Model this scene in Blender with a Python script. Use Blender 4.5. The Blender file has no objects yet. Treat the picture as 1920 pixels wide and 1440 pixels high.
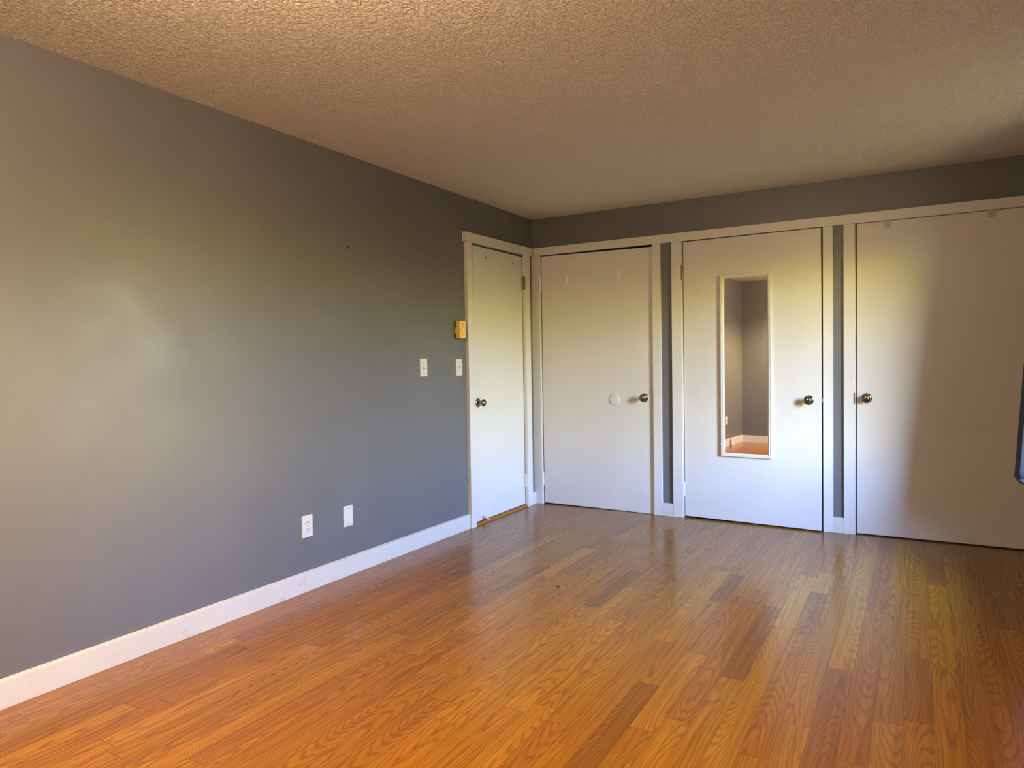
import bpy, bmesh, math, random
from mathutils import Vector, Matrix
random.seed(7)
S = bpy.context.scene
COL = S.collection

# ------------------------------------------------------------------ camera
F_PX = 1310.69
cam_loc = Vector((2.7493, -5.0986, 1.1743))
yaw, pitch, roll = -0.526080, -0.0315314, -0.0161143
fw = Vector((math.sin(yaw)*math.cos(pitch), math.cos(yaw)*math.cos(pitch), math.sin(pitch)))
rt = Vector((math.cos(yaw), -math.sin(yaw), 0)); up = rt.cross(fw)
rt, up = rt*math.cos(roll)+up*math.sin(roll), up*math.cos(roll)-rt*math.sin(roll)
cd = bpy.data.cameras.new('camera'); cam = bpy.data.objects.new('camera', cd); COL.objects.link(cam)
cd.sensor_width = 36; cd.sensor_fit = 'HORIZONTAL'; cd.lens = F_PX/1920*36; cd.clip_start = .02
cam.matrix_world = Matrix(((rt.x, up.x, -fw.x, cam_loc.x), (rt.y, up.y, -fw.y, cam_loc.y), (rt.z, up.z, -fw.z, cam_loc.z), (0, 0, 0, 1)))
S.camera = cam

# ------------------------------------------------------------------ exposure
S.view_settings.view_transform = 'Standard'
S.view_settings.look = 'None'
S.view_settings.exposure = 0.5
S.view_settings.gamma = 1.0
S.view_settings.use_curve_mapping = False
S.cycles.use_denoising = True
S.cycles.max_bounces = 14
S.cycles.diffuse_bounces = 10
S.cycles.transparent_max_bounces = 16
S.cycles.sample_clamp_indirect = 6

# ------------------------------------------------------------------ sky, treeline and lawn outside
W = bpy.data.worlds.new('outdoors'); S.world = W; W.use_nodes = True
wn = W.node_tree; wn.nodes.clear()
tc = wn.nodes.new('ShaderNodeTexCoord'); sp = wn.nodes.new('ShaderNodeSeparateXYZ')
mr = wn.nodes.new('ShaderNodeMapRange'); mr.inputs[1].default_value = -1; mr.inputs[2].default_value = 1
rp = wn.nodes.new('ShaderNodeValToRGB'); bg = wn.nodes.new('ShaderNodeBackground'); wo = wn.nodes.new('ShaderNodeOutputWorld')
wn.links.new(tc.outputs['Generated'], sp.inputs[0]); tl = wn.nodes.new('ShaderNodeMath'); tl.operation = 'MULTIPLY_ADD'; tl.inputs[1].default_value = .06   # the treeline stands higher towards one side
wn.links.new(sp.outputs[1], tl.inputs[0]); wn.links.new(sp.outputs[2], tl.inputs[2]); wn.links.new(tl.outputs[0], mr.inputs[0])
wn.links.new(mr.outputs[0], rp.inputs[0]); wn.links.new(rp.outputs[0], bg.inputs[0]); wn.links.new(bg.outputs[0], wo.inputs[0])
SKY = [(-1.0, (.018, .014, .006)), (-.20, (.025, .021, .008)), (-.06, (.05, .045, .012)), (.00, (.24, .21, .045)), (.05, (.60, .52, .12)), (.09, (.66, .64, .26)), (.14, (.66, .78, .88)), (.26, (.42, .68, 1.30)), (1.0, (.32, .58, 1.25))]
els = rp.color_ramp.elements
while len(els) < len(SKY): els.new(.5)
for e, (z, c) in zip(els, SKY): e.position = (z+1)/2; e.color = (*c, 1)
az = wn.nodes.new('ShaderNodeMath'); az.operation = 'MINIMUM'; az.inputs[1].default_value = 0; wn.links.new(sp.outputs[1], az.inputs[0])
br = wn.nodes.new('ShaderNodeMath'); br.operation = 'MULTIPLY_ADD'; br.inputs[1].default_value = -92; br.inputs[2].default_value = 86   # brighter half of the sky
wn.links.new(az.outputs[0], br.inputs[0]); wn.links.new(br.outputs[0], bg.inputs[1])

# window opening in the right wall (daylight enters here)
RW = 3.50; FW = -5.362; H = 2.34
WY0, WY1, WZ0, WZ1 = -1.68, -1.06, .66, 2.02
pl = bpy.data.lights.new('window_portal', 'AREA'); pl.shape = 'RECTANGLE'; pl.size = WZ1-WZ0; pl.size_y = WY1-WY0
pl.cycles.is_portal = True
po = bpy.data.objects.new('window_portal', pl); COL.objects.link(po)
po.location = (RW+.13, (WY0+WY1)/2, (WZ0+WZ1)/2); po.rotation_euler = (0, math.radians(90), 0)

# ------------------------------------------------------------------ mesh helpers
def newbm(): return bmesh.new()
def add_box(bm, a, b):
    x0, x1 = sorted((a[0], b[0])); y0, y1 = sorted((a[1], b[1])); z0, z1 = sorted((a[2], b[2]))
    v = [bm.verts.new(p) for p in ((x0,y0,z0),(x1,y0,z0),(x1,y1,z0),(x0,y1,z0),(x0,y0,z1),(x1,y0,z1),(x1,y1,z1),(x0,y1,z1))]
    for f in ((0,3,2,1),(4,5,6,7),(0,1,5,4),(1,2,6,5),(2,3,7,6),(3,0,4,7)): bm.faces.new([v[i] for i in f])
    return bm
def box(a, b): return add_box(newbm(), a, b)
def frame_for(axis):
    a = Vector(axis).normalized(); t = Vector((0,0,1)) if abs(a.z) < .9 else Vector((1,0,0))
    u = a.cross(t).normalized(); return a, u, a.cross(u)
def add_lathe(bm, origin, axis, prof, n=32):
    """prof: list of (distance along the axis, radius)"""
    a, u, w = frame_for(axis); o = Vector(origin); rings = []
    for d, r in prof:
        if r < 1e-6: rings.append([bm.verts.new(o+a*d)])
        else: rings.append([bm.verts.new(o+a*d+(u*math.cos(2*math.pi*k/n)+w*math.sin(2*math.pi*k/n))*r) for k in range(n)])
    for A, B in zip(rings, rings[1:]):
        for k in range(n):
            j = (k+1) % n
            if len(A) == 1 and len(B) == 1: continue
            if len(A) == 1: bm.faces.new((A[0], B[j], B[k]))
            elif len(B) == 1: bm.faces.new((A[k], A[j], B[0]))
            else: bm.faces.new((A[k], A[j], B[j], B[k]))
    for R in (rings[0], rings[-1]):
        if len(R) > 2: bm.faces.new(R)
    bmesh.ops.recalc_face_normals(bm, faces=bm.faces); return bm
def add_prism(bm, pts, off):
    """pts: planar 3-D outline, extruded by the vector off"""
    A = [bm.verts.new(p) for p in pts]; B = [bm.verts.new(Vector(p)+Vector(off)) for p in pts]; n = len(pts)
    bm.faces.new(A); bm.faces.new(B[::-1])
    for k in range(n): bm.faces.new((A[k], B[k], B[(k+1) % n], A[(k+1) % n]))
    bmesh.ops.recalc_face_normals(bm, faces=bm.faces); return bm
def add_tube(bm, pts, r, n=12):
    rings = []; P = [Vector(p) for p in pts]
    for i, p in enumerate(P):
        d = (P[min(i+1, len(P)-1)]-P[max(i-1, 0)]); a, u, w = frame_for(d)
        rr = r[i] if isinstance(r, (list, tuple)) else r
        rings.append([bm.verts.new(p+(u*math.cos(2*math.pi*k/n)+w*math.sin(2*math.pi*k/n))*rr) for k in range(n)])
    for A, B in zip(rings, rings[1:]):
        for k in range(n): bm.faces.new((A[k], A[(k+1) % n], B[(k+1) % n], B[k]))
    bm.faces.new(rings[0]); bm.faces.new(rings[-1]); bmesh.ops.recalc_face_normals(bm, faces=bm.faces); return bm
def obj(name, bm, mat, parent=None, smooth=False, bevel=0, loc=None):
    me = bpy.data.meshes.new(name); bm.to_mesh(me); bm.free()
    if mat: me.materials.append(mat)
    o = bpy.data.objects.new(name, me); COL.objects.link(o)
    if smooth:
        for p in me.polygons: p.use_smooth = True
        me.set_sharp_from_angle(angle=math.radians(40))
    if bevel:
        m = o.modifiers.new('edge', 'BEVEL'); m.width = bevel; m.segments = 2; m.limit_method = 'ANGLE'
    if parent: o.parent = parent
    if loc: o.location = loc
    return o
def tag(o, label=None, cat=None, group=None, kind=None):
    for k, v in (('label', label), ('category', cat), ('group', group), ('kind', kind)):
        if v: o[k] = v
    return o
def thing(name, label, cat, loc=(0,0,0), rz=0, group=None, kind=None):
    o = bpy.data.objects.new(name, None); COL.objects.link(o); o.location = loc; o.rotation_euler = (0, 0, rz); o.empty_display_size = .05
    return tag(o, label, cat, group, kind)
def struct(name, bm, mat, label, cat, bevel=0):
    return tag(obj(name, bm, mat, bevel=bevel), label, cat, kind='structure')

# ------------------------------------------------------------------ materials
class NT:
    def __init__(s, name):
        s.m = bpy.data.materials.new(name); s.m.use_nodes = True; s.t = s.m.node_tree; s.t.nodes.clear()
        s.out = s.t.nodes.new('ShaderNodeOutputMaterial'); s.b = s.t.nodes.new('ShaderNodeBsdfPrincipled')
        s.t.links.new(s.b.outputs[0], s.out.inputs[0])
    def n(s, typ, **kw):
        d = s.t.nodes.new(typ)
        for k, v in kw.items(): setattr(d, k, v)
        return d
    def put(s, sock, v):
        if v is None: return
        if hasattr(v, 'is_output') or isinstance(v, bpy.types.NodeSocket): s.t.links.new(v, sock)
        else: sock.default_value = v
    def math(s, op, a, b=None, c=None, clamp=False):
        d = s.n('ShaderNodeMath', operation=op, use_clamp=clamp)
        s.put(d.inputs[0], a); s.put(d.inputs[1], b); s.put(d.inputs[2], c); return d.outputs[0]
    def comb(s, x, y, z=0.0):
        d = s.n('ShaderNodeCombineXYZ'); s.put(d.inputs[0], x); s.put(d.inputs[1], y); s.put(d.inputs[2], z); return d.outputs[0]
    def noise(s, vec, scale=5., detail=2., rough=.5, dist=0.):
        d = s.n('ShaderNodeTexNoise'); s.put(d.inputs['Vector'], vec); d.inputs['Scale'].default_value = scale
        d.inputs['Detail'].default_value = detail; d.inputs['Roughness'].default_value = rough; d.inputs['Distortion'].default_value = dist
        return d.outputs[0]
    def ramp(s, fac, stops):
        d = s.n('ShaderNodeValToRGB'); e = d.color_ramp.elements
        while len(e) < len(stops): e.new(.5)
        for q, (p, c) in zip(e, stops): q.position = p; q.color = (*c, 1) if len(c) == 3 else c
        s.put(d.inputs[0], fac); return d.outputs[0]
    def mix(s, fac, a, b, blend='MIX'):
        d = s.n('ShaderNodeMix', data_type='RGBA', blend_type=blend)
        s.put(d.inputs[0], fac)
        for i, v in ((6, a), (7, b)): s.put(d.inputs[i], (*v, 1) if isinstance(v, tuple) and len(v) == 3 else v)
        return d.outputs[2]
    def bump(s, h, strength=.3, dist=.002):
        d = s.n('ShaderNodeBump'); d.inputs['Strength'].default_value = strength; d.inputs['Distance'].default_value = dist
        s.put(d.inputs['Height'], h); s.t.links.new(d.outputs[0], s.b.inputs['Normal']); return d
    def obj(s): return s.n('ShaderNodeTexCoord').outputs['Object']
    def geo(s): return s.n('ShaderNodeNewGeometry').outputs['Position']
def simple(name, col, rough=.5, metal=0., spec=.5, coat=0.):
    k = NT(name); k.b.inputs['Base Color'].default_value = (*col, 1); k.b.inputs['Roughness'].default_value = rough
    k.b.inputs['Metallic'].default_value = metal; k.b.inputs['Specular IOR Level'].default_value = spec; k.b.inputs['Coat Weight'].default_value = coat
    return k.m
def paint(name, col, rough, var=.04, bs=.08, scale=140., dirt=None):
    k = NT(name); g = k.geo(); a = k.noise(g, 2.2, 4, .6)
    lo = tuple(c*(1-var) for c in col); hi = tuple(min(1, c*(1+var)) for c in col)
    c = k.ramp(a, [(.3, lo), (.7, hi)])
    if dirt:
        sx = k.n('ShaderNodeMapping'); sx.inputs['Scale'].default_value = dirt[1]; k.t.links.new(g, sx.inputs[0])
        d = k.noise(sx.outputs[0], 1., 5, .65); f = k.ramp(d, [(dirt[2], (0, 0, 0)), (dirt[2]+.09, (1, 1, 1))])
        c = k.mix(k.math('MULTIPLY', f, dirt[3]), c, dirt[0])
    k.t.links.new(c, k.b.inputs['Base Color'])
    r = k.math('MULTIPLY_ADD', k.noise(g, 3.1, 3, .6), .20, rough-.10); k.t.links.new(r, k.b.inputs['Roughness'])
    k.bump(k.noise(g, scale, 3, .6), bs, .0015); return k.m
M_WALL = paint('grey_wall_paint', (.116, .118, .127), .42, .05, .12, 220.)
M_WHITE = paint('white_trim_paint', (.575, .56, .53), .42, .03, .10, 120., ((.30, .27, .22), (9, 9, 60), .66, .5))
M_DOOR = paint('white_door_paint', (.575, .56, .53), .45, .03, .06, 90., ((.45, .42, .38), (14, 14, 3), .70, .35))
M_BASE = paint('worn_baseboard_paint', (.54, .525, .49), .45, .03, .10, 120., ((.33, .28, .20), (10, 10, 28), .62, .55))
M_DARK = simple('closet_dark', (.03, .028, .025), .9)
M_PLATE = simple('white_plastic', (.56, .55, .525), .30)
M_PLUG = simple('dark_slot', (.03, .03, .03), .6)
M_SCREW = simple('painted_screw', (.20, .19, .17), .4)
M_KNOB = simple('aged_nickel', (.24, .20, .155), .20, 1.0)
M_HINGE_D = simple('worn_bronze_hinge', (.22, .17, .11), .4, .8)
M_HINGE_W = simple('painted_hinge', (.68, .66, .62), .4)
M_YELLOW = simple('yellowed_plastic', (.78, .50, .13), .4)
M_YELDK = simple('yellowed_plastic_mark', (.45, .26, .05), .5)
M_STEEL = simple('dull_steel', (.42, .43, .44), .35, .9)
M_RUBBER = simple('white_rubber', (.75, .74, .70), .6)
M_TAB = simple('grey_plastic_tab', (.40, .37, .36), .35)
M_HOOK = simple('white_hook_plastic', (.74, .70, .64), .35)
M_MIRROR = simple('mirror_silver', (.93, .93, .92), .015, 1.0)
M_MFRAME = paint('mirror_frame_paint', (.60, .59, .55), .35, .02, .04, 60.)
M_ROD = simple('white_rod_metal', (.70, .70, .70), .3, .3)

# ceiling: knock-down stucco
k = NT('stucco_ceiling'); g = k.geo()
k.b.inputs['Base Color'].default_value = (.95, .88, .77, 1); k.b.inputs['Roughness'].default_value = .8; k.b.inputs['Specular IOR Level'].default_value = .2
n1 = k.noise(g, 75., 3, .55, .6); n2 = k.noise(g, 190., 2, .5)
hgt = k.math('ADD', k.ramp(n1, [(.40, (0,)*3), (.62, (1,)*3)]), k.math('MULTIPLY', n2, .35)); k.bump(hgt, 1.0, .010); M_CEIL = k.m

# curtain cloth
k = NT('curtain_cloth'); g = k.geo(); k.b.inputs['Base Color'].default_value = (.035, .046, .078, 1); k.b.inputs['Roughness'].default_value = .85
k.b.inputs['Sheen Weight'].default_value = .2; k.bump(k.noise(g, 700., 2), .15, .0006); M_CURT = k.m

# window glass: clear, thin
k = NT('window_glass'); gl = k.n('ShaderNodeBsdfGlossy'); gl.inputs['Roughness'].default_value = .0; tr = k.n('ShaderNodeBsdfTransparent')
fr = k.n('ShaderNodeLayerWeight'); fr.inputs[0].default_value = .5; fz = k.math('MULTIPLY_ADD', k.math('POWER', fr.outputs['Facing'], 5.), .92, .06); mx = k.n('ShaderNodeMixShader')
k.t.links.new(fz, mx.inputs[0]); k.t.links.new(tr.outputs[0], mx.inputs[1]); k.t.links.new(gl.outputs[0], mx.inputs[2]); k.t.links.new(mx.outputs[0], k.out.inputs[0]); M_GLASS = k.m

# oak strip floor; every plank carries (tone, hue, seed) and its own uv in metres
PW = .0845
k = NT('oak_strip_floor')
at = k.n('ShaderNodeAttribute', attribute_name='plank'); sc_ = k.n('ShaderNodeSeparateColor'); k.t.links.new(at.outputs['Color'], sc_.inputs[0])
tone, hue, seed = sc_.outputs[0], sc_.outputs[1], sc_.outputs[2]
uv = k.n('ShaderNodeUVMap', uv_map='plank_uv'); su = k.n('ShaderNodeSeparateXYZ'); k.t.links.new(uv.outputs[0], su.inputs[0]); u, v = su.outputs[0], su.outputs[1]
s100 = k.math('MULTIPLY', seed, 97.)
uc = k.math('ADD', u, k.math('MULTIPLY_ADD', k.math('FRACT', k.math('MULTIPLY', seed, 7.31)), .11, -.0975))
dn = k.noise(k.comb(s100, k.math('MULTIPLY', v, .75), 3.), 1., 1., .4)
dist_ = k.math('MULTIPLY', dn, .17)
wob = k.math('MULTIPLY_ADD', k.noise(k.comb(k.math('MULTIPLY_ADD', u, 26., s100), k.math('MULTIPLY', v, 2.6), 1.), 1., 3, .55), .011, -.0055)
rad = k.math('ADD', k.math('SQRT', k.math('ADD', k.math('MULTIPLY', uc, uc), k.math('MULTIPLY', dist_, dist_))), wob)
ph = k.math('FRACT', k.math('MULTIPLY', rad, 200.))
ringl = k.ramp(ph, [(0., (.9,)*3), (.14, (1,)*3), (.30, (.25,)*3), (.8, (0,)*3), (1., (.9,)*3)])
pores = k.noise(k.comb(k.math('MULTIPLY_ADD', u, 420., s100), k.math('MULTIPLY', v, 9.), 0.), 1., 2, .6)
fibre = k.noise(k.comb(k.math('MULTIPLY_ADD', u, 60., s100), k.math('MULTIPLY', v, 1.6), 5.), 1., 3, .6)
base = k.ramp(tone, [(0., (.110, .042, .015)), (.35, (.205, .085, .010)), (.6, (.262, .112, .008)), (1., (.335, .155, .017))])
redd = k.mix(.65, base, (.235, .083, .015))
base = k.mix(hue, base, redd)
fb = k.ramp(fibre, [(.3, (.72, .66, .60)), (.7, (1.14, 1.17, 1.2))]); base = k.mix(1., base, fb, 'MULTIPLY')
rl = k.math('MULTIPLY', ringl, k.math('MULTIPLY_ADD', pores, .9, .05))
base = k.mix(k.math('MULTIPLY', rl, .85, clamp=True), base, (.075, .023, .004))
pr = k.ramp(pores, [(.60, (0,)*3), (.72, (1,)*3)]); base = k.mix(k.math('MULTIPLY', pr, .16), base, (.09, .03, .01))
e1 = k.math('LESS_THAN', u, .0006); e2 = k.math('GREATER_THAN', u, PW-.0005); e3 = k.math('LESS_THAN', v, .0014)
edge = k.math('MAXIMUM', k.math('MAXIMUM', e1, e2), e3)
base = k.mix(k.math('MULTIPLY', edge, .75), base, (.035, .014, .006))
k.t.links.new(base, k.b.inputs['Base Color'])
gg = k.geo()
k.put(k.b.inputs['Roughness'], k.math('MULTIPLY_ADD', k.noise(gg, 3.5, 4, .6), .06, .20))
k.b.inputs['Specular IOR Level'].default_value = .36; k.b.inputs['Coat Weight'].default_value = .0; k.b.inputs['Coat Roughness'].default_value = .12
hh = k.math('SUBTRACT', k.math('MULTIPLY', k.noise(k.comb(k.math('MULTIPLY_ADD', u, 14., s100), k.math('MULTIPLY', v, 1.3), 0.), 1., 2), .6), k.math('ADD', edge, k.math('MULTIPLY', pr, .12)))
k.bump(hh, .12, .001); M_FLOOR = k.m
M_THRESH = simple('oak_threshold', (.27, .095, .013), .35)

# ------------------------------------------------------------------ floor
X0 = 2.457
TONE = {}
def put(xl, segs): TONE[round((xl-X0)/PW)] = segs
# planks one can tell apart in the photograph: (from y, to y, tone, redness, seed)
put(.936, [(-1.743, -1.112, .98, 0, .12), (-1.112, -.3, .30, .8, .71), (-2.9, -1.743, .58, .1, .33)])
put(.8515, [(-2.30, -1.57, .20, .5, .44), (-1.57, -.75, .55, .2, .9), (-3.2, -2.3, .52, .4, .61)])
put(1.0205, [(-1.66, -.9, .42, .9, .27), (-2.6, -1.66, .62, .2, .35)])
put(1.3585, [(-2.06, -1.43, .18, 0, .553), (-2.85, -2.06, .66, 0, .21), (-1.43, -.5, .5, .4, .66)])
put(1.274, [(-3.155, -2.0, .60, .3, .15), (-4.2, -3.155, .45, .5, .75)])
put(1.443, [(-2.29, -1.715, .80, 0, .47), (-3.015, -2.29, .62, 0, .86), (-1.715, -.6, .52, .5, .31), (-4.2, -3.015, .66, .2, .52)])
put(1.5275, [(-3.088, -2.18, .78, 0, .05), (-2.18, -1.2, .52, .3, .59), (-4.1, -3.088, .55, .3, .37)])
put(1.8655, [(-1.722, -1.25, .16, .45, .41), (-1.25, -.45, .55, .2, .91), (-2.7, -1.722, .62, .3, .23)])
put(1.781, [(-2.3, -1.2, .82, 0, .77), (-3.2, -2.3, .55, .5, .13)])
put(1.95, [(-2.36, -1.60, .48, .9, .63), (-3.01, -2.36, .80, 0, .29), (-1.6, -.5, .60, .2, .11), (-4.0, -3.01, .50, .2, .7)])
put(2.0345, [(-2.9, -1.45, .50, .7, .34), (-1.45, -.6, .64, .1, .82)])
put(2.119, [(-2.515, -1.667, .14, .5, .57), (-3.4, -2.515, .62, .1, .92), (-1.667, -.7, .66, .2, .18)])
put(2.2035, [(-1.907, -1.10, .88, 0, .25), (-3.3, -1.907, .74, 0, .535), (-1.10, -.3, .45, .3, .69)])
put(2.288, [(-1.96, -1.357, .10, .75, .48), (-3.0, -1.96, .54, .8, .64), (-1.357, -1.0, .80, 0, .83), (-1.0, 0, .48, .3, .2)])
put(2.3725, [(-2.75, -1.2, .56, .6, .53), (-1.2, 0, .62, .3, .08), (-3.9, -2.75, .64, .3, .43)])
put(2.457, [(-2.25, -1.15, .76, 0, .17), (-1.15, 0, .74, 0, .39), (-3.7, -2.25, .13, .85, .73)])
put(2.5415, [(-1.54, 0, .11, .95, .87), (-2.9, -1.54, .34, 1, .46), (-3.9, -2.9, .42, .8, .98)])
put(2.626, [(-1.05, 0, .58, .1, .28), (-2.6, -1.05, .46, .6, .65)])
put(2.7105, [(-2.0, 0, .50, .5, .36), (-2.55, -2.0, .30, .6, .81)])
put(2.795, [(-.965, -.33, .22, .2, .14), (-.33, 0, .45, .2, .6), (-2.05, -.965, .60, 0, .785), (-3.4, -2.05, .55, .1, .33)])
put(2.8795, [(-1.9, 0, .50, .1, .94), (-3.2, -1.9, .40, .3, .27)])
put(3.0485, [(-1.5, -.2, .36, .2, .5), (-2.6, -1.5, .62, 0, .88)])
put(.176, [(-3.295, -3.13, .78, 0, .2), (-3.13, -2.6, .40, .8, .62)])
bm = newbm(); uvl = bm.loops.layers.uv.new('plank_uv'); cl = bm.loops.layers.float_color.new('plank')
def plank(x0, y0, y1, t, h, s):
    a, b = max(x0, 0), min(x0+PW, RW)
    vs = [bm.verts.new((a, y0, 0)), bm.verts.new((b, y0, 0)), bm.verts.new((b, y1, 0)), bm.verts.new((a, y1, 0))]
    f = bm.faces.new(vs)
    for l in f.loops: l[uvl].uv = (l.vert.co.x-x0, l.vert.co.y-y0); l[cl] = (t, h, s, 1)
rng = random.Random(11)
for r in range(math.floor(-X0/PW), math.ceil((RW-X0)/PW)):
    x0 = X0+PW*r
    segs = sorted((max(a, FW), min(b, 0), t, h, s) for a, b, t, h, s in TONE.get(r, []))
    def fill(a, b):
        y = a
        while y < b-1e-6:
            L = rng.uniform(.45, 1.5); y2 = min(b, y+L)
            if b-y2 < .3: y2 = b
            t = rng.choice((rng.gauss(.58, .07), rng.gauss(.50, .08), rng.gauss(.66, .06), rng.gauss(.55, .12)))
            plank(x0, y, y2, min(max(t, .2), .85), rng.choice((0, .1, .3, .6)), rng.random()); y = y2
    y = FW
    for a, b, t, h, s in segs:
        if a > y+1e-4: fill(y, a)
        plank(x0, a, b, t, h, s); y = b
    if y < -1e-4: fill(y, 0)
struct('floor', bm, M_FLOOR, 'glossy orange oak strip floor of the whole room', 'floor')

# ------------------------------------------------------------------ room shell
struct('ceiling', box((-.12, FW-.12, H), (RW+.12, .75, H+.1)), M_CEIL, 'stucco textured cream ceiling over the room', 'ceiling')
D1 = (-.945, -.172, 2.020)                       # door 1 opening: y range, top
D2 = (.078, 1.022, 2.038); D3 = (1.254, 2.199, 2.042); D4 = (2.397, 3.345, 2.040)
bm = newbm()
add_box(bm, (-.12, FW-.12, -.02), (0, D1[0], H)); add_box(bm, (-.12, D1[0], D1[2]), (0, D1[1], H)); add_box(bm, (-.12, D1[1], -.02), (0, .12, H))
struct('wall_left', bm, M_WALL, 'long plain grey wall on the left with outlets and switches', 'wall')
bm = newbm()
xs = [0, *D2[:2], *D3[:2], *D4[:2], RW]
for a, b in ((xs[0], xs[1]), (xs[2], xs[3]), (xs[4], xs[5]), (xs[6], xs[7])): add_box(bm, (a, 0, -.02), (b, .12, H))
for a, b, t in (D2, D3, D4): add_box(bm, (a, 0, t), (b, .12, H))
struct('wall_back', bm, M_WALL, 'dark grey wall band above and between the closet doors', 'wall')
bm = newbm()
add_box(bm, (RW, FW-.12, -.02), (RW+.14, WY0, H)); add_box(bm, (RW, WY1, -.02), (RW+.14, .12, H))
add_box(bm, (RW, WY0, -.02), (RW+.14, WY1, WZ0)); add_box(bm, (RW, WY0, WZ1), (RW+.14, WY1, H))
struct('wall_right', bm, M_WALL, 'grey wall with the window, right of the closets', 'wall')
struct('sky_block_eave', box((RW+.141, -5.0, 2.20), (RW+1.05, 1.5, 2.32)), M_WALL, 'unseen eave added above the right wall window to block high sky light', 'eave')  # unseen overhang, added to keep steep sky light off the floor
struct('wall_front', box((0, FW-.12, -.02), (RW, FW, H)), M_WALL, 'grey wall opposite the closets, seen in the mirror', 'wall')
bm = newbm()                                     # dark closet and hallway spaces behind the doors
add_box(bm, (-.12, .70, -.02), (RW+.12, .75, H)); add_box(bm, (RW, .12, -.02), (RW+.12, .70, H)); add_box(bm, (-.12, .12, -.02), (0, .70, H))
add_box(bm, (-.12, .12, -.08), (RW+.12, .75, -.02)); add_box(bm, (0, -.05, -.08), (RW, .119, -.001)); add_box(bm, (-.119, -1.2, -.08), (.03, -.0501, -.001))
add_box(bm, (-.8, -1.5, -.08), (-.1201, .1, -.001)); add_box(bm, (-.8, -1.5, H-.05), (-.12, .1, H)); add_box(bm, (-.85, -1.5, -.08), (-.8, .1, H)); add_box(bm, (-.8, -1.55, -.08), (-.12, -1.5, H)); add_box(bm, (-.8, .1, -.08), (-.12, .15, H))
struct('wall_closet', bm, M_DARK, 'dark closet interior behind the white doors', 'wall')

# ------------------------------------------------------------------ trim
TT = .018; TL = .028
HEAD0, HEAD1 = 2.041, 2.101
def trim(n, a, b, label, mat=None, bevel=.0015, extra=None):
    bm = box(a, b)
    for e in extra or (): add_box(bm, *e)
    return struct('trim_%d' % n, bm, mat or M_WHITE, label, 'trim', bevel)
trim(1, (0, -TT, HEAD0-.003), (3.415, 0, HEAD1), 'long white head casing over the three closet doors')
jd = .10
trim(2, (0.0, -TT, .0), (.073, 0, HEAD0-.0032), 'white casing between the corner and the hook door', extra=[((.0731, -.012, 0), (.0778, jd, HEAD0-.0032))])
trim(3, (1.026, -TT, .0), (1.090, 0, HEAD0-.0032), 'white casing on the knob side of the hook door')
trim(4, (1.174, -TT, .0), (1.249, 0, HEAD0-.0032), 'white casing on the hinge side of the mirror door', extra=[((1.2491, -.012, 0), (1.2538, jd, HEAD0-.0032))])
trim(5, (2.203, -TT, .0), (2.263, 0, HEAD0-.0032), 'white casing on the knob side of the mirror door')
trim(6, (2.327, -TT, .0), (2.3925, 0, HEAD0-.0032), 'white casing on the knob side of the rightmost closet door', extra=[((2.3926, -.012, 0), (2.3962, jd, HEAD0-.0032))])
trim(7, (3.349, -TT, .0), (3.415, 0, HEAD0-.0032), 'white casing on the hinge side of the rightmost closet door')
trim(8, (1.0903, -.016, .022), (1.1737, 0, .096), 'short white base block between hook door and mirror door', M_BASE, extra=[((1.0905, -.0175, 0), (1.1735, -.0003, .0205))])
trim(9, (2.2633, -.016, .0), (2.3267, 0, .103), 'short white base block between mirror door and rightmost door', M_BASE)
trim(10, (0, -1.007, .0), (TL, D1[0], 2.0215), 'white left casing of the passage door beside the thermostat', extra=[((-.1, D1[0], 0), (-.042, D1[0]+.012, D1[2]))])
trim(11, (0, D1[1], .0), (TL, -.094, 2.034), 'white right casing of the passage door at the corner')
trim(12, (0, -1.027, 2.0225), (TL+.003, -.066, 2.087), 'white head casing over the passage door')
trim(13, (0, -.0938, 0), (.016, -.0182, .098), 'tiny white base block in the corner by the passage door', M_BASE)
# tilt of the head casing end is slight: raise its corner end a little
o = bpy.data.objects['trim_12']
for vt in o.data.vertices:
    if vt.co.y > -.5: vt.co.z += .008
# baseboards
def baseboard(name, a, b, label): return struct(name, box(a, b), M_BASE, label, 'baseboard', .002)
bl = newbm(); add_box(bl, (0, FW, 0), (.015, -2.5502, .100)); add_box(bl, (0, -2.5495, 0), (.015, -1.0072, .100))
add_box(bl, (0, FW, .1003), (.006, -1.0072, .104))
struct('baseboard_left', bl, M_BASE, 'worn white baseboard along the left wall', 'baseboard', .0015)
bf = newbm(); add_box(bf, (.0155, FW, 0), (.242, FW+.015, .100)); add_box(bf, (.2426, FW, 0), (RW, FW+.015, .100))
struct('baseboard_front', bf, M_BASE, 'white baseboard of the opposite wall, seen in the mirror', 'baseboard', .0015)
baseboard('baseboard_right', (RW-.015, FW+.016, 0), (RW, -.02, .100), 'white baseboard under the window on the right wall')

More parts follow.
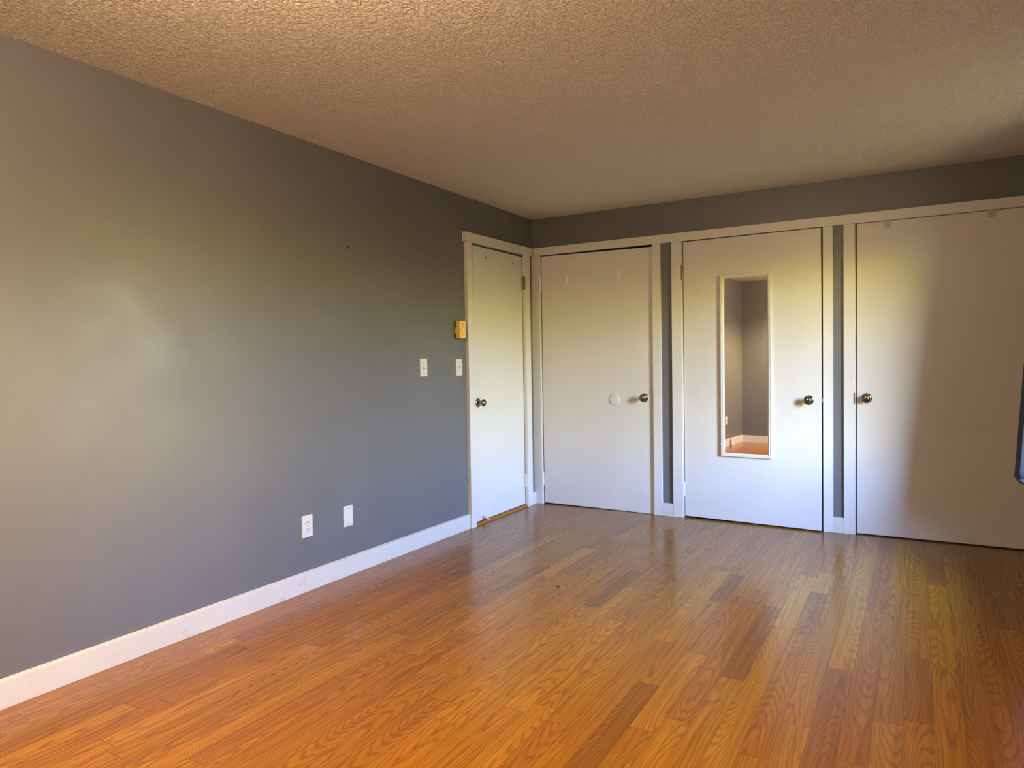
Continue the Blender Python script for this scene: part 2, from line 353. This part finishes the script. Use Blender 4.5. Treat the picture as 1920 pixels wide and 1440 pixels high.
# ------------------------------------------------------------------ doors
def knob(parent, pos, axis, name='door_knob'):
    p = Vector(pos); r = obj(name, add_lathe(newbm(), p, axis, [(.030,.0105),(.034,.015),(.039,.0225),(.046,.0262),(.053,.0258),(.059,.0215),(.063,.013),(.0645,0)]), M_KNOB, parent, True)
    obj('rosette', add_lathe(newbm(), p, axis, [(0,.032),(.003,.032),(.006,.029),(.008,.018),(.010,.0115),(.030,.0105)]), M_KNOB, r, True)
    return r
def hinge(parent, x, y, z0, z1, mat, out, along, leaf):
    """knuckle barrel along z at (x, y); leaf: width of the plate let into the casing side"""
    bm = newbm(); n = 5; h = (z1-z0)/n; r = .0062
    for i in range(n): add_lathe(bm, (x, y, z0+i*h+.0006), (0, 0, 1), [(0, r), (h-.0012, r)], 14)
    add_lathe(bm, (x, y, z1), (0, 0, 1), [(0, .0045), (.003, .0045), (.005, 0)], 12); add_lathe(bm, (x, y, z0), (0, 0, -1), [(0, .0045), (.003, .0045), (.005, 0)], 12)
    hg = obj('hinge', bm, mat, parent, True)
    a, b = leaf
    obj('hinge_leaf', box(a, b), mat, hg)
    return hg

# door 1 : passage door in the left wall (local = world axes, origin at its hinge foot)
d1 = thing('door_1', 'plain white passage door in the left wall at the corner', 'door', (0, D1[1], 0), 0, kind='structure')
R1 = lambda p: (p[0], p[1]-D1[1], p[2])
obj('door_panel', box(R1((-.038, D1[0]+.003, .022)), R1((-.002, D1[1]-.003, D1[2]-.006))), M_DOOR, d1, bevel=.0015)
k1 = knob(d1, R1((-.0015, -.856, .884)), (1, 0, 0))
hinge(d1, .006, -.006, 1.752, 1.858, M_HINGE_D, 0, 0, ((-.001, -.0022, 1.752), (.027, .0, 1.858)))
hinge(d1, .006, -.006, .166, .263, M_HINGE_W, 0, 0, ((-.001, -.0022, .166), (.027, .0, .263)))
# spring-less door stop screwed low on door 1
ds = thing('door_stop', 'small grey cone door stop low on the white passage door', 'door stop', (-.002, -.815, .040))
obj('base_cup', add_lathe(newbm(), (0, 0, 0), (1, .0, -.12), [(0, .013), (.003, .013), (.006, .0115), (.030, .0055), (.034, .0045)], 20), M_STEEL, ds, True)
obj('rubber_tip', add_lathe(newbm(), (.0335, 0, -.004), (1, 0, -.12), [(0, .0062), (.016, .0058), (.021, .004), (.022, 0)], 20), M_RUBBER, ds, True)
for y, z, lb in ((-.717, 1.946, 'dark empty screw hole plug on the passage door, nearer its knob side'), (-.325, 1.946, 'dark empty screw hole plug on the passage door, nearer the corner')):
    tag(obj('screw_anchor', add_lathe(newbm(), (0, 0, 0), (1, 0, 0), [(0, .006), (.0025, .0055), (.003, .003), (.001, 0)], 14), M_PLUG, None, True, loc=(-.002, y, z)), lb, 'screw anchor', 'screw plugs high on the passage door')
tag(obj('door_threshold', add_prism(newbm(), [(-.10, 0, 0), (.020, 0, 0), (.020, 0, .007), (.011, 0, .0175), (-.10, 0, .0175)], (0, D1[1]-D1[0]-.003, 0)), M_THRESH, None, loc=(0, D1[0]+.0015, 0)), 'orange oak threshold strip under the passage door', 'threshold')

def closet_door(n, label, x0, x1, zb, zt, hinge_left, az=0, zr=0):
    """panel in local axes: origin at the hinge foot on the wall face, +x along the door, -y into the room"""
    d = thing('door_%d' % n, label, 'door', ((x0 if hinge_left else x1), 0, 0), -az, kind='structure')
    s = 1 if hinge_left else -1; w = x1-x0
    bm = box((min(0, s*w), .001, zb), (max(0, s*w), .036, zt))
    for vt in bm.verts:                                     # a slightly sagging free edge
        if abs(vt.co.x) > w*.5: vt.co.z += zr
    obj('door_panel', bm, M_DOOR, d, bevel=.0012)
    return d
AZ = math.radians(2.77)
d2 = closet_door(2, 'white closet door with two hooks, second door from the left', .0835, 1.019, .010, 2.031, True, 0, -.009)
knob(d2, (.951-.0835, .001, .886), (0, -1, 0))
d3 = closet_door(3, 'white closet door with the tall mirror, slightly ajar', 1.258, 2.193, .013, 2.033, True, AZ, -.004)
knob(d3, (2.118-1.258, .001, .886), (0, -1, 0))
d4 = closet_door(4, 'rightmost white closet door, half in shade', 2.4035, 3.341, .008, 2.036, False)
knob(d4, (2.461-3.341, .001, .901), (0, -1, 0))
for d, zz, mats, x in ((d2, ((1.752, 1.858), (.158, .258)), (M_HINGE_W, M_HINGE_W), .0835), (d3, ((1.756, 1.864), (.160, .264)), (M_HINGE_D, M_HINGE_W), 1.258)):
    for (a, b), m in zip(zz, mats): hinge(d, -.003, -.009, a, b, m, 0, 0, ((-.0125, -.0186, a), (-.0035, -.0082, b)))
obj('latch', box((2.1935-1.258, .010, .873), (2.1935-1.258+.009, .024, .897)), M_STEEL, d3)
# strike plates on the casings
for x0, x1, z0, z1, lb in ((2.3905, 2.3932, .865, .935, 'dark strike plate on the casing by the rightmost knob'),):
    tag(obj('strike_plate', box((x0-.004, -TT-.0012, z0), (x1+.0002, -.002, z1)), M_PLUG, None), lb, 'strike plate')

# ------------------------------------------------------------------ hooks, disc and tabs on the closet doors
def hook(x, z, label):
    t = thing('adhesive_hook', label, 'hook', (x, .001, z), 0, 'white hooks on the closet door')
    bm = newbm(); pts = []
    for i in range(24):
        a = 2*math.pi*i/24; pts.append((.0125*math.cos(a), 0, .041*math.sin(a)*(1 if math.sin(a) > 0 else .95)))
    add_prism(bm, pts, (0, -.0065, 0)); obj('backplate', bm, M_HOOK, t, True, bevel=.002)
    obj('prong', add_tube(newbm(), [(0, -.005, .012), (0, -.007, -.010), (0, -.012, -.026), (0, -.022, -.033), (0, -.030, -.028), (0, -.033, -.016), (0, -.033, -.006)], [.004, .005, .0055, .0055, .005, .0045, .0035], 12), M_HOOK, t, True)
    return t
hook(.312, 1.832, 'white plastic adhesive hook nearer the door hinges')
hook(.755, 1.830, 'white plastic adhesive hook above the round disc')
tag(obj('wall_bumper', add_lathe(newbm(), (0, 0, 0), (0, -1, 0), [(0, .041), (.004, .041), (.0052, .040), (.0055, .0385), (.0055, 0)], 40), M_PLATE, None, True, loc=(.708, .001, .870)), 'round white bumper disc on the closet door left of its knob', 'bumper')
for x, lb in ((2.581, 'small grey rounded tab over the rightmost door top, nearer its knob'), (3.133, 'small grey rounded tab over the rightmost door top, nearer the window')):
    bm = newbm(); pts = [(-.021, 0, .033), (.021, 0, .033), (.021, 0, .008)]
    for i in range(9): a = -math.pi*i/8; pts.append((.021*math.cos(a)*(1 if i not in (0, 8) else 1), 0, .004+.018*math.sin(a)*.9))
    pts.append((-.021, 0, .008))
    add_prism(bm, pts, (0, -.0022, 0)); add_box(bm, (-.021, -.0022, .0335), (.021, .034, .0350))
    tag(obj('door_tab', bm, M_TAB, None, loc=(x, .0008, 2.005-.001)), lb, 'tab', 'tabs hung over the rightmost closet door')

# ------------------------------------------------------------------ mirror on the third door
mc_x = 1.706; off = (mc_x-1.258)
mt = thing('wall_mirror', 'tall narrow white framed mirror fixed to the closet door', 'mirror', (1.258+off*math.cos(AZ), .001-off*math.sin(AZ)-.0005, .475), -AZ)
mw, mh, fw_ = .350, 1.293, .026
bm = newbm()
prof = [(0, 0), (0, -.017), (.003, -.0195), (.008, -.0195), (.0095, -.0165), (.0125, -.0165), (.0145, -.0185), (.018, -.0185), (.021, -.014), (.026, -.0115), (.026, 0)]   # (inward, depth)
loops = []
for (sx, sz) in ((-1, 0), (1, 0), (1, 1), (-1, 1)):
    loops.append([bm.verts.new((sx*(mw/2-i), d, (mh-i) if sz else i)) for i, d in prof])
for q in range(4):
    A, B = loops[q], loops[(q+1) % 4]
    for i in range(len(prof)-1): bm.faces.new((A[i], A[i+1], B[i+1], B[i]))
    bm.faces.new((A[-1], A[0], B[0], B[-1]))
bmesh.ops.recalc_face_normals(bm, faces=bm.faces)
obj('mirror_frame', bm, M_MFRAME, mt)
gl_ = obj('mirror_glass', box((-mw/2+fw_-.0005, -.0075, fw_-.0005), (mw/2-fw_+.0005, -.003, mh-fw_+.0005)), M_MIRROR, mt)
gl_.rotation_euler = (math.radians(-.28), 0, 0); gl_.location = (0, -.0032, 0)   # seated a hair out of plumb

# ------------------------------------------------------------------ plates on the left wall
def plate(name, label, cat, y, z, group=None, w=.073, h=.116):
    t = thing(name, label, cat, (0, y, z), 0, group)
    bm = newbm(); add_prism(bm, [(0, -w/2, -h/2), (0, w/2, -h/2), (0, w/2, h/2), (0, -w/2, h/2)], (.006, 0, 0))
    for vt in bm.verts:
        if vt.co.x > .003: vt.co.y *= .95; vt.co.z *= .97
    obj('cover_plate', bm, M_PLATE, t, bevel=.001); return t
def screw(t, z, x=.0062): obj('screw', add_lathe(newbm(), (x-.0004, 0, z), (1, 0, 0), [(0, .0034), (.0012, .003), (.0014, 0)], 12), M_SCREW, t, True)
def outlet(y, z, label):
    t = plate('wall_outlet', label, 'outlet', y, z)
    for s in (1, -1):
        bm = newbm(); pts = []
        for i in range(28):
            a = 2*math.pi*i/28; pts.append((.0058, .0172*math.cos(a), s*.0195+max(-.0125, min(.0125, .0172*math.sin(a)))))
        add_prism(bm, pts, (.0030, 0, 0)); rc = obj('receptacle', bm, M_PLATE, t, bevel=.0006)
        for yy, hh in ((-.0065, .0095), (.0065, .0075)): obj('slot', box((.0085, yy-.0013, s*.0195+.003-hh/2), (.0092, yy+.0013, s*.0195+.003+hh/2)), M_PLUG, rc)
        obj('ground_hole', add_lathe(newbm(), (.0085, 0, s*.0195-.0075), (1, 0, 0), [(0, .0026), (.0007, .0026)], 12), M_PLUG, rc)
    screw(t, 0); return t
outlet(-2.514, .337, 'white duplex wall outlet low on the left wall, left of the blank plate')
outlet(-4.660, .359, 'white wall outlet near the far corner, seen only in the mirror')
t = plate('blank_plate', 'blank white cover plate low on the left wall, right of the outlet', 'wall plate', -2.212, .330); screw(t, .042); screw(t, -.042)
for y, z, lb in ((-1.497, 1.148, 'white toggle light switch on the grey wall, farther from the door'), (-1.094, 1.144, 'white toggle light switch just under the yellow thermostat')):
    t = plate('light_switch', lb, 'switch', y, z, 'toggle switches on the left wall')
    screw(t, .030); screw(t, -.030)
    up_ = -1 if y < -1.3 else 1
    bm = add_prism(newbm(), [(.004, -.0045, .0105), (.004, .0045, .0105), (.004, .0045, -.0105), (.004, -.0045, -.0105)], (.0035, 0, 0))
    obj('switch_slot', bm, M_SCREW, t)
    bm = add_prism(newbm(), [(.006, -.0036, up_*.002), (.006, -.0036, -up_*.006), (.019, -.0036, up_*.0085), (.017, -.0036, up_*.0125)], (0, .0072, 0))
    obj('toggle', bm, M_PLATE, t, bevel=.0006)
# thermostat
th = thing('thermostat', 'yellowed plastic thermostat box on the grey wall beside the passage door', 'thermostat', (0, -1.108, 1.403))
obj('mounting_base', box((0, -.030, -.028), (.020, .034, .014)), M_YELLOW, th, bevel=.001)
obj('case', box((.0145, -.036, -.060), (.050, .036, .058)), M_YELLOW, th, bevel=.004)
dl = obj('dial', add_lathe(newbm(), (.050, .003, -.014), (1, 0, 0), [(0, .027), (.002, .027), (.0022, .023), (.005, .022), (.0055, 0)], 36), M_YELLOW, th, True)
bm = newbm(); pts = []
ring_o = [(.0502, .003-.0285*math.cos(a), -.014+.0285*math.sin(a)) for a in [math.radians(-60+i*7.5) for i in range(17)]]
ring_i = [(.0502, .003-.0255*math.cos(a), -.014+.0255*math.sin(a)) for a in [math.radians(-60+i*7.5) for i in range(17)]]
for i in range(16):
    q = [bm.verts.new(p) for p in (ring_o[i], ring_o[i+1], ring_i[i+1], ring_i[i])]; bm.faces.new(q)
    q2 = [bm.verts.new((p[0]+.0012, p[1], p[2])) for p in (ring_o[i], ring_o[i+1], ring_i[i+1], ring_i[i])]; bm.faces.new(q2)
obj('dial_scale', bm, M_YELDK, th)
obj('thermometer_slot', box((.0497, -.004, .022), (.0507, .004, .046)), M_YELDK, th)
obj('pointer', add_lathe(newbm(), (.050, -.002, .016), (1, 0, 0), [(0, .0032), (.0015, .0028), (.002, 0)], 12), M_PLUG, th)
# nail in the wall
tag(obj('nail', add_lathe(newbm(), (0, 0, 0), (1, 0, -.15), [(-.002, .0025), (.006, .0025), (.0065, .0075), (.0085, .0065), (.0095, 0)], 14), M_PLUG, None, True, loc=(0, -2.161, 1.832)), 'single dark nail high on the bare left wall', 'nail')

# cover plate leaning on the baseboard near the far corner (mirror view)
lp = thing('loose_plate', 'loose white cover plate leaning on the baseboard, seen in the mirror', 'wall plate', (.050, -4.81, 0), 0)
bm = newbm(); add_prism(bm, [(0, -.032, 0), (0, .032, 0), (-.030, .032, .112), (-.030, -.032, .112)], (.004, 0, .001)); obj('cover_plate', bm, M_PLATE, lp, bevel=.001)
obj('screw_hole', add_lathe(newbm(), (-.0145, 0, .072), (1, 0, .26), [(0, .005), (.0012, .005)], 12), M_PLUG, lp)

# crumb on the floor
bm = newbm(); bmesh.ops.create_icosphere(bm, subdivisions=2, radius=.0085)
rr = random.Random(3)
for vt in bm.verts: vt.co *= rr.uniform(.75, 1.15); vt.co.z = vt.co.z*.55+.0045
for vt in bm.verts: vt.co.z = max(vt.co.z, 0)
tag(obj('debris', bm, M_PLUG, None, loc=(1.133, -1.870, 0)), 'small dark crumb lying on the oak floor mid-room', 'debris')

# ------------------------------------------------------------------ window with curtains (right wall)
wd = thing('window_1', 'white framed window in the right wall', 'window', (RW, (WY0+WY1)/2, WZ0), 0, kind='structure')
wy, wz = (WY1-WY0)/2, WZ1-WZ0
bm = newbm(); t_ = .06                                                                     # inside casing
add_box(bm, (-.018, -wy-t_, -.0), (0, -wy, wz+t_)); add_box(bm, (-.018, wy, 0), (0, wy+t_, wz+t_)); add_box(bm, (-.018, -wy, wz), (0, wy, wz+t_)); add_box(bm, (-.018, -wy-t_, -t_-.02), (0, wy+t_, -.022))
obj('window_casing', bm, M_WHITE, wd)
obj('window_sill', add_box(box((-.03, -wy-t_, -.021), (0, wy+t_, .0)), (0, -wy, -.021), (.13, wy, 0)), M_WALL, wd)
bm = newbm(); f_ = .035
for x0, z0, z1 in ((.06, 0, wz/2+.02), (.085, wz/2-.02, wz)):
    add_box(bm, (x0, -wy, z0), (x0+.024, -wy+f_, z1)); add_box(bm, (x0, wy-f_, z0), (x0+.024, wy, z1)); add_box(bm, (x0, -wy+f_, z0), (x0+.024, wy-f_, z0+f_)); add_box(bm, (x0, -wy+f_, z1-f_), (x0+.024, wy-f_, z1))
obj('sash', bm, M_WHITE, wd)
bm = newbm()
for x, z0, z1 in ((.072, f_, wz/2), (.097, wz/2, wz-f_)):
    q = [bm.verts.new(p) for p in ((x, -wy+f_, z0), (x, wy-f_, z0), (x, wy-f_, z1), (x, -wy+f_, z1))]; bm.faces.new(q)
obj('pane', bm, M_GLASS, wd)
rod_x, rod_z = RW-.148, 2.16
rd = thing('curtain_rod', 'white curtain rod above the right wall window', 'curtain rod', (rod_x, 0, rod_z))
obj('rod', add_tube(newbm(), [(0, -2.30, 0), (0, -.34, 0)], .009, 14), M_ROD, rd, True)
for y in (-2.26, -.38):
    obj('bracket', add_box(add_box(newbm(), (-.004, y-.008, -.012), (RW-rod_x, y+.008, -.0092)), (RW-rod_x-.006, y-.012, -.05), (RW-rod_x, y+.012, .03)), M_ROD, rd)
def curtain(label, ya, yb, lean, z0, npl, seed):
    t = thing('curtain', label, 'curtain', (rod_x, (ya+yb)/2, z0))
    bm = newbm(); NU, NV = npl*14, 30; rows = []; h = rod_z-.012-z0; rg = random.Random(seed); phs = [rg.uniform(-.25, .25) for _ in range(npl+2)]
    for j in range(NV+1):
        q = j/NV; z = q*h; am = .050+.030*(1-q); row = []
        for i in range(NU+1):
            s = i/NU; a = s*npl*2*math.pi; y = (ya-yb)/2+(yb-ya)*s
            w = am*math.cos(a)+.008*math.sin(3*a+q*2); ln = lean*(1-q)*(1-math.cos(a))/2
            row.append(bm.verts.new((w-ln, y+.012*math.sin(2*a), z)))
        rows.append(row)
    for A, B in zip(rows, rows[1:]):
        for i in range(NU): bm.faces.new((A[i], A[i+1], B[i+1], B[i]))
    o = obj('curtain_cloth', bm, M_CURT, t, True)
    m = o.modifiers.new('thickness', 'SOLIDIFY'); m.thickness = .0025
    bmh = newbm(); pts_rows = []
    for z in (-.002, .020):
        row = []
        for i in range(NU+1):
            s = i/NU; a = s*npl*2*math.pi; y = (ya-yb)/2+(yb-ya)*s; am = .081
            row.append(bmh.verts.new((am*math.cos(a)+.008*math.sin(3*a)-lean*(1-math.cos(a))/2, y+.012*math.sin(2*a), z)))
        pts_rows.append(row)
    for i in range(NU): bmh.faces.new((pts_rows[0][i], pts_rows[0][i+1], pts_rows[1][i+1], pts_rows[1][i]))
    hm = obj('hem', bmh, M_CURT, t, True); m = hm.modifiers.new('thickness', 'SOLIDIFY'); m.thickness = .006; m.offset = 0
    return t
curtain('short blue curtain hanging by the rightmost closet door at the photo edge', -.92, -.62, .086, .535, 3, 1)

# ------------------------------------------------------------------ recessed ceiling light near the opposite corner
LX, LY = 1.25, -4.80
dl_ = thing('downlight', 'round recessed ceiling light near the opposite wall, outside the photo', 'ceiling light', (LX, LY, H))
obj('trim_ring', add_lathe(newbm(), (0, 0, 0), (0, 0, -1), [(0, .095), (.004, .095), (.008, .085), (.004, .072), (0, .072)], 40), M_PLATE, dl_, True)
sl = bpy.data.lights.new('lamp_bulb', 'SPOT'); sl.energy = 370; sl.color = (1, .68, .34); sl.spot_size = math.radians(140); sl.spot_blend = .6; sl.shadow_soft_size = .06
so = bpy.data.objects.new('lamp_bulb', sl); COL.objects.link(so); so.parent = dl_; so.location = (0, 0, -.062)
obj('bulb', add_lathe(newbm(), (0, 0, -.004), (0, 0, -1), [(0, .014), (.02, .014), (.035, .020), (.045, .018), (.052, 0)], 20), M_PLATE, dl_, True)

# ------------------------------------------------------------------ bare-bulb lamp added out of view to brighten the ceiling
cl_ = thing('ceiling_fill_lamp', 'unseen bare bulb lamp added to brighten the ceiling', 'ceiling lamp', (1.55, -4.20, H))
obj('canopy', add_lathe(newbm(), (0, 0, 0), (0, 0, -1), [(0, .062), (.010, .062), (.018, .040), (.035, .022), (.060, .020), (.060, 0)], 36), M_PLATE, cl_, True)
k = NT('fill_bulb'); k.b.inputs['Base Color'].default_value = (.9, .9, .9, 1); k.b.inputs['Emission Color'].default_value = (1, .70, .42, 1); k.b.inputs['Emission Strength'].default_value = 1080.
obj('bulb', add_lathe(newbm(), (0, 0, -.060), (0, 0, -1), [(0, .014), (.02, .016)]+[(.062-.042*math.cos(math.radians(a)), .042*math.sin(math.radians(a))) for a in range(24, 181, 12)], 28), k.m, cl_, True)
